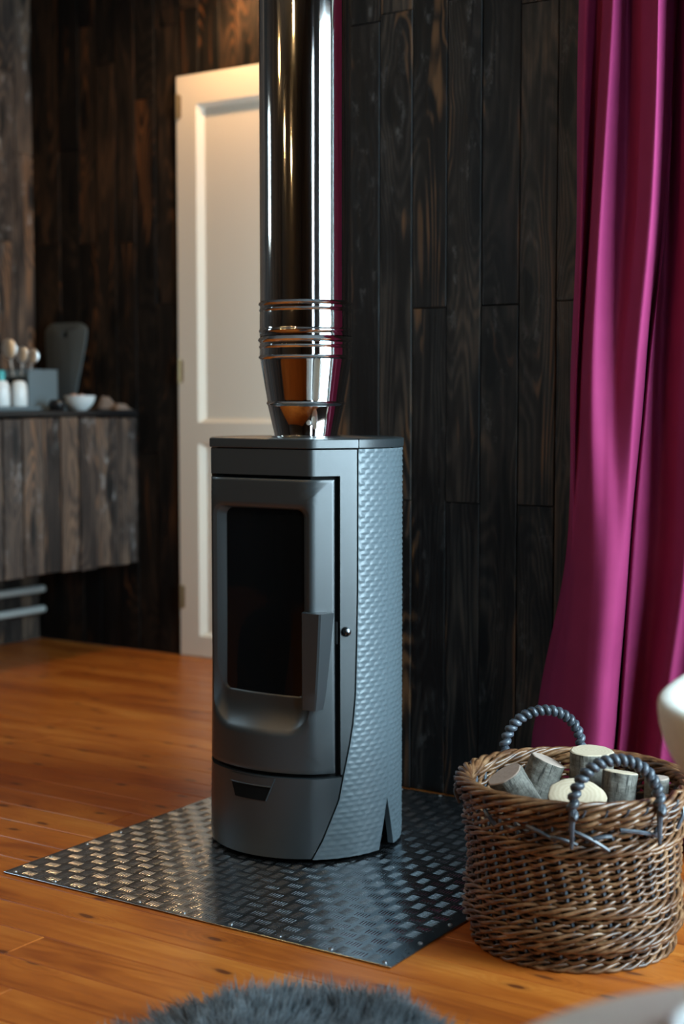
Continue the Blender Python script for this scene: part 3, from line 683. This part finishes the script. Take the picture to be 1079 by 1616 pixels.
def cfn(i, j):
    z = dense[0][0] + (dense[-1][0] - dense[0][0]) * j / (NV - 1); k = 0
    while k < len(dense) - 2 and z > dense[k + 1][0]: k += 1
    t_ = (z - dense[k][0]) / (dense[k + 1][0] - dense[k][0])
    a, b, c_, d = (dense[min(max(q, 0), len(dense) - 1)][1][i] for q in (k - 1, k, k + 1, k + 2))
    t_ = max(0, min(1, t_))
    wob = .004 * mnoise.noise(Vector((i * .09, z * 2.2, 3.1)))
    return (catmull(a[0], b[0], c_[0], d[0], t_) + wob, min(2.985, catmull(a[1], b[1], c_[1], d[1], t_) + wob), z)
m = MB().grid(nc, NV, cfn); cu = m.build('curtain', 'velvet', sharp=None)
sd = cu.modifiers.new('cloth_thickness', 'SOLIDIFY'); sd.thickness = .003; sd.offset = 1
tag(cu, 'floor length magenta velvet curtain gathered against the dark plank wall', 'curtain')

# ------------------------------------------------------------------ kitchen corner
CX0, CX1, CY0, CY1, CZ0, CZ1 = XL + .002, -3.646, 2.55, YB - .003, .333, .883
cab = thing('wall_cabinet', 'wall-hung kitchen cabinet fronted with rough brown planks', 'cabinet', (CX0, CY1, CZ0))
def inparent(o, p): o.matrix_parent_inverse = Matrix.Translation(-Vector(p.location)); return o
inparent(boxes('body', 'dark', [((CX0, CY0, CZ0 + .004), (CX1 - .02, CY1, CZ1 - .004))], cab), cab)
ed = [4.167, 4.119, 4.072, 4.018, 3.941, 3.852, 3.762, 3.675, 3.578, 3.487, 3.408]
while ed[-1] > CY0 + .05: ed.append(max(CY0, ed[-1] - random.uniform(.07, .1)))
for a1, a0 in zip(ed, ed[1:]):
    up, dn = random.uniform(-.006, .004), random.uniform(-.004, .004)
    o = plank('front_plank', cab, 'brownplank', a1 - a0, CZ1 + up - CZ0 - dn, wall_mtx('+x', (a0 + a1) / 2, (CZ0 + dn + CZ1 + up) / 2, CX1, random.uniform(-.003, .004)), gap=.0055)
    inparent(o, cab)
wt = boxes('worktop', 'worktop', [((CX0, CY0, CZ1 + .006), (CX1 + .004, CY1, CZ1 + .024))], bev=.002)
tag(wt, 'thin black worktop running along the top of the plank cabinet', 'worktop')
ZW = CZ1 + .024
def lathe_thing(name, label, cat, prof, loc, mat, n=40, group=None):
    o = MB().lathe(prof, n, cap='bottom').build(name, mat, loc=loc); return tag(o, label, cat, group)
# cutting board leaning on the back wall
cb = thing('cutting_board', 'charcoal paddle cutting board with triangular hole leaning on back wall', 'board', (-3.985, 4.118, ZW), 0)
def board():
    out = []; hw = lambda t_: .068 + .042 * sstep(0, 1, t_)
    L_ = .335
    pts = []
    for k in range(13): pts.append((hw(0) * .75 + .0, 0)) if k == 0 else None
    right_ = [(hw(t_), L_ * t_) for t_ in [k / 12 * .84 for k in range(13)]]
    arc = [(.110 - .055 + .055 * cos(a), L_ - .042 + .042 * sin(a)) for a in [pi / 2 * k / 8 for k in range(1, 9)]]
    outl = [(hw(0) - .01, 0)] + right_[1:] + arc; outl = outl + [(-x_, z_) for x_, z_ in outl[::-1]]
    n = len(outl); hole = []
    cz = .292
    tri = [(0, cz + .020), (-.018, cz - .012), (.018, cz - .012)]
    # sample hole loop with same count, starting at bottom right going counter-clockwise
    per = [tri[2], tri[0], tri[1], tri[2]]
    for k in range(n):
        t_ = 3 * k / n; e = int(t_); f = t_ - e; a, b = per[e], per[e + 1]; hole.append((a[0] + (b[0] - a[0]) * f, a[1] + (b[1] - a[1]) * f))
    m = MB(); lay = []
    for th in (0, 1):
        y_ = -.006 + .012 * th
        lay += [(outl, y_)] if th == 0 else []
    seq = [(hole, .006), (hole, -.006), (lerp(hole, outl, .96), -.006), (outl, -.004), (outl, .004), (lerp(hole, outl, .96), .006), (hole, .006)]
    m.grid(n, len(seq), lambda i, j: (seq[j][0][i][0], seq[j][1], seq[j][0][i][1]), True)
    return m
bo = board().build('board', 'slatedark', cb); bo.rotation_euler = (R(-6), 0, 0); bo.location = (0, 0, .002)
# open-fronted caddy on a tray
tr = boxes('serving_tray', 'slate', [((-3.98, 3.45, ZW), (-3.750, 3.90, ZW + .016))], bev=.003); tag(tr, 'flat slate grey tray under the caddy at the worktop edge', 'tray')
kd = thing('cutlery_caddy', 'slate grey open-fronted caddy holding spoons on the grey tray', 'caddy', (-3.862, 3.815, ZW + .016))
boxes('side_panel', 'slate', [((.072, -.07, 0), (.080, .075, .128))], kd, bev=.001); boxes('side_panel', 'slate', [((-.080, -.07, 0), (-.072, .075, .128))], kd)
boxes('back_panel', 'slate', [((-.072, .067, 0), (.072, .075, .128))], kd); boxes('shelf', 'slate', [((-.072, -.066, .100), (.072, .067, .106))], kd)
boxes('rim', 'slate', [((-.08, -.07, .128), (.08, -.06, .132)), ((-.08, .065, .128), (.08, .075, .132)), ((.07, -.06, .128), (.08, .065, .132)), ((-.08, -.06, .128), (-.07, .065, .132))], kd)
boxes('opening_shade', 'black', [((-.072, -.02, .002), (.072, .0665, .0995))], kd)  # black block put in for the shade inside the open caddy
def spoon(label, x_, y_, lean, hz, w_):
    o = thing('serving_spoon', label, 'spoon', (x_, y_, ZW + .125), 0, 'steel spoons standing in the grey caddy'); o.rotation_euler = (0, R(lean), R(20))
    m = MB(); m.tube([(0, 0, 0), (0, 0, hz * .45)], .0035, 8); m.build('handle', 'satin', o)
    m = MB(); m.grid(20, 9, lambda i, j: (lambda a, t_: (w_ * sin(t_) * cos(a), .008 * sin(t_) * sin(a) + .006 * sin(t_) ** 2, hz * .45 + hz * .28 * (1 - cos(t_))))(2 * pi * i / 20, pi * (.02 + .96 * j / 8)), True, 'both'); m.build('bowl', 'satin', o)
spoon('left wide steel spoon standing in the grey caddy', -3.905, 3.79, -9, .135, .030)
spoon('middle steel spoon standing in the grey caddy', -3.868, 3.795, 3, .105, .024)
spoon('right steel spoon standing in the grey caddy', -3.832, 3.80, 10, .098, .023)
sp = [(.027, 0), (.030, .006), (.0295, .05), (.027, .075), (.020, .088), (.006, .091), (.0008, .091)]
s1 = thing('soap_bottle', 'white bottle with teal cap at the left frame edge on tray', 'bottle', (-3.795, 3.625, ZW + .016))
MB().lathe(sp, 32, cap='bottom').build('body', 'white', s1); MB().lathe([(.013, .088), (.013, .12), (.011, .124), (.001, .125)], 24).build('cap', 'teal', s1)
lathe_thing('white_shaker', 'plain white rounded shaker in front of the grey caddy', 'shaker', sp, (-3.790, 3.705, ZW + .016), 'white')
lathe_thing('dark_pot', 'small black pot between the caddy and the white bowl', 'pot', [(.022, 0), (.03, .012), (.03, .03), (.024, .038), (.020, .040), (.018, .030), (.001, .028)], (-3.70, 3.80, ZW), 'worktop')
bwl = thing('white_bowl', 'small white bowl with pink pastries standing on the black worktop', 'bowl', (-3.735, 3.955, ZW))
MB().lathe([(.001, .003), (.022, 0), (.024, .002), (.040, .014), (.052, .032), (.057, .054), (.0555, .0545), (.050, .033), (.038, .018), (.001, .012)], 40).build('bowl', 'white', bwl)
for px_, py_, s_ in ((-.022, -.012, .014), (.004, .006, .012), (-.004, -.022, .013)):
    m = MB(); m.grid(12, 7, lambda i, j: (px_ + s_ * sin(pi * (.03 + .94 * j / 6)) * cos(2 * pi * i / 12), py_ + s_ * sin(pi * (.03 + .94 * j / 6)) * sin(2 * pi * i / 12), .046 + s_ * .8 * cos(pi * (.03 + .94 * j / 6)) * -1 + .004), True, 'both'); m.build('pastry', 'food', bwl)
m = MB()
def clf(i, j):
    u, v = i / 39, j / 15; e = min(1, min(u, 1 - u) * 7) * min(1, min(v, 1 - v) * 4)
    h_ = .004 + e * (.014 + .034 * math.exp(-((u - .38) / .17) ** 2) + .008 * math.exp(-((u - .85) / .1) ** 2) + .007 * mnoise.noise(Vector((u * 6, v * 4, 1))))
    return (-3.815 + .165 * u + .004 * sin(v * 7), 4.07 + .085 * v + .006 * sin(u * 11), ZW + max(.0015, h_))
m.grid(40, 16, clf); cl = m.build('folded_cloth', 'cloth'); sd = cl.modifiers.new('cloth_thickness', 'SOLIDIFY'); sd.thickness = .0015; sd.offset = -1
tag(cl, 'crumpled taupe cloth on the far end of the black worktop', 'cloth')
rail = thing('heating_pipes', 'pair of white horizontal heating pipes on the left wall below the cabinet', 'pipe', (XL + .05, 4.14, .12))
for zz_ in (.205, .124):
    m = MB(); m.tube([(0, .005, zz_ - .12), (0, 0, zz_ - .12), (0, -1.5, zz_ - .12)], [.011, .0145, .0145], 16); m.build('tube', 'offwhite', rail)
    m = MB(); m.box((-.048, -.024, zz_ - .128 - .012), (.004, -.016, zz_ - .128)); m.build('bracket', 'brass', rail, smooth=False)
m = MB(); m.tube([(0, -1.5, .09), (0, -1.5, 0)], .0145, 12); m.build('elbow', 'offwhite', rail)
m = MB(); m.tube([(0, -1.4, 0), (0, -1.4, -.12)], .012, 12); m.build('riser', 'offwhite', rail)

# ------------------------------------------------------------------ sheepskin rug
rug = thing('sheepskin_rug', 'fluffy blue-grey sheepskin rug on the floorboards at the bottom edge', 'rug', (-1.092, 1.351, 0))
OUTL = [(-.25, .24), (-.215, .345), (-.155, .415), (-.075, .45), (.0, .452), (.045, .425), (.10, .415), (.15, .375), (.20, .27), (.245, .1), (.24, -.1), (.25, -.3), (.2, -.48), (.05, -.53), (-.08, -.52), (-.22, -.46), (-.27, -.28), (-.24, -.1), (-.265, .08)]
def rug_r(k, f):
    n = len(OUTL); a = [OUTL[(k + q) % n] for q in (-1, 0, 1, 2)]
    return Vector((catmull(a[0][0], a[1][0], a[2][0], a[3][0], f), catmull(a[0][1], a[1][1], a[2][1], a[3][1], f), 0))
loop = [rug_r(k, f / 4) for k in range(len(OUTL)) for f in range(4)]; nl_ = len(loop)
def rug_pt(i, k):
    p = loop[int(i) % nl_] * k; h_ = .004 + .020 * (1 - k ** 4) + .006 * mnoise.noise(p * 9); p = p.copy(); p.z = max(.003, h_); return p
m = MB(); ks = [1, .97, .9, .75, .5, .25, .02]
m.grid(nl_, 7, lambda i, j: rug_pt(i, ks[j]) if j else (lambda p: Vector((p.x, p.y, .001)))(rug_pt(i, 1)), True, 'both'); m.build('hide', 'hide', rug)
m = MB(); tint = []
rr = random.Random(3); ntuft = 2300
for q in range(ntuft):
    i = rr.randrange(nl_); k = math.sqrt(rr.random()); k = .99 if q % 9 == 0 else k; base = rug_pt(i, k)
    outd = Vector((loop[i].x, loop[i].y, 0)).normalized(); n_ = mnoise.noise_vector(base * 7)
    lean = outd * (.15 + .75 * k ** 3) + Vector((n_.x, n_.y, 0)) * 1.1; d = (Vector((0, 0, 1)) + lean).normalized(); ln_ = rr.uniform(.032, .062)
    tipc = base + d * ln_; cb_ = .5 + .9 * mnoise.noise(base * 11)
    for s_ in range(13):
        o = Vector((rr.gauss(0, .010), rr.gauss(0, .010), 0)); b = base + o; b.z = max(.002, base.z - .004); tp_ = tipc + o * .40 + Vector((rr.gauss(0, .005), rr.gauss(0, .005), rr.gauss(0, .007)))
        md = (b + tp_) / 2 + Vector((rr.gauss(0, .003) + n_.y * .008, rr.gauss(0, .003) - n_.x * .008, .007)); u = (tp_ - b).orthogonal().normalized(); w_ = (tp_ - b).normalized().cross(u)
        vs_ = []
        for c_, rw in ((b, .0010), (md, .0010)): vs_ += [c_ + (u * cos(2.094 * e) + w_ * sin(2.094 * e)) * rw for e in range(3)]
        vs_.append(tp_); m.add(vs_, [(0, 1, 4, 3), (1, 2, 5, 4), (2, 0, 3, 5), (3, 4, 6), (4, 5, 6), (5, 3, 6)])
        v_ = max(0, min(1, cb_ * .6 + rr.uniform(-.22, .3))); tint += [v_ * .25] * 3 + [v_ * .6] * 3 + [min(1, v_ * 1.1)]  # lighter tips; roots darkened further to paint the shade between tufts
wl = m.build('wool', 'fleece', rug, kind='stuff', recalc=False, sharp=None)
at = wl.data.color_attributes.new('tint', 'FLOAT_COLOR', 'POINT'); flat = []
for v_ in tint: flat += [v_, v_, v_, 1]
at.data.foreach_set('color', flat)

# ------------------------------------------------------------------ chair and table at the right edge
ch = thing('tub_chair', 'cream moulded tub chair cut by the right edge beside the curtain', 'chair', (-.432, 1.87, 0), R(33.2))
def shell(i, j):
    a = 2 * pi * i / 64; t_ = j / 12
    zr = .555 + .14 * sstep(-1, .6, cos(a))          # rim rises towards the chair's back (+x)
    r_ = .09 + (.262 - .09) * (1 - (1 - t_) ** 2.3); z = .39 + (zr - .39) * t_ ** 1.25
    return (r_ * cos(a), r_ * sin(a), z)
sh = MB().grid(64, 13, shell, True, 'bottom').build('shell', 'cream', ch, sharp=None); sd = sh.modifiers.new('wall_thickness', 'SOLIDIFY'); sd.thickness = .022; sd.offset = -1
bevel(sh, .008, 3)
MB().lathe([(.001, .43), (.15, .43), (.17, .445), (.165, .465), (.14, .475), (.001, .477)], 40).build('seat_cushion', 'cream', ch)
for k in range(4):
    a = pi / 4 + pi / 2 * k; MB().tube([(.07 * cos(a), .07 * sin(a), .41), (.10 * cos(a), .10 * sin(a), .39), (.17 * cos(a), .17 * sin(a), 0)], [.015, .014, .010], 12).build('leg', 'oak', ch)
tb = thing('round_table', 'low round grey table blurred in the bottom right corner', 'table', (-.167, .93, 0))
MB().lathe([(.001, .425), (.30, .425), (.322, .432), (.327, .44), (.322, .448), (.315, .45), (.001, .45)], 96).build('tabletop', 'greytable', tb)
for k in range(3):
    a = 2.2 + 2 * pi / 3 * k; MB().tube([(.12 * cos(a), .12 * sin(a), .43), (.24 * cos(a), .24 * sin(a), 0)], [.016, .011], 12).build('leg', 'oak', tb)
pl_ = MB().lathe([(.001, .002), (.045, 0), (.05, .002), (.078, .012), (.080, .015), (.076, .0145), (.048, .006), (.001, .006)], 48).build('white_saucer', 'white', loc=(-.300, 1.055, .45))
tag(pl_, 'white saucer on the grey round table at the corner', 'saucer')

# ------------------------------------------------------------------ ceiling pendants (seen mirrored in the flue)
def pendant(x_, y_, z_, label, bulb='bulb', shade=False):
    o = thing('pendant_lamp', label, 'lamp', (x_, y_, ZC))
    MB().tube([(0, 0, -.001), (0, 0, z_ + .09 - ZC)], .003, 8).build('cord', 'black', o)
    MB().lathe([(.045, -.001), (.045, -.02), (.004, -.024)], 24).build('ceiling_rose', 'black', o)
    MB().lathe([(.02, z_ + .10 - ZC), (.022, z_ + .04 - ZC), (.018, z_ + .035 - ZC)], 20, cap='both').build('socket', 'black', o)
    if shade: MB().lathe([(.02, z_ + .075 - ZC), (.05, z_ + .05 - ZC), (.078, z_ - .05 - ZC), (.075, z_ - .05 - ZC), (.048, z_ + .046 - ZC), (.019, z_ + .071 - ZC)], 32).build('shade', 'black', o)
    MB().lathe([(.012, z_ + .036 - ZC), (.026, z_ + .01 - ZC), (.032, z_ - .015 - ZC), (.024, z_ - .04 - ZC), (.001, z_ - .048 - ZC)], 24).build('bulb', bulb, o)
pendant(-2.84, .74, 2.10, 'warm bulb pendant over the left front floor')
pendant(-1.57, 1.0, 2.10, 'warm bulb pendant above the sheepskin rug')
pendant(-2.81, -.79, 2.10, 'warm bulb pendant at the left back of the room')
pendant(-1.75, -1.56, 2.10, 'warm bulb pendant at the middle back of the room')
pendant(-3.02, 3.96, 2.50, 'black shaded pendant in front of the white door', 'brightbulb', True)
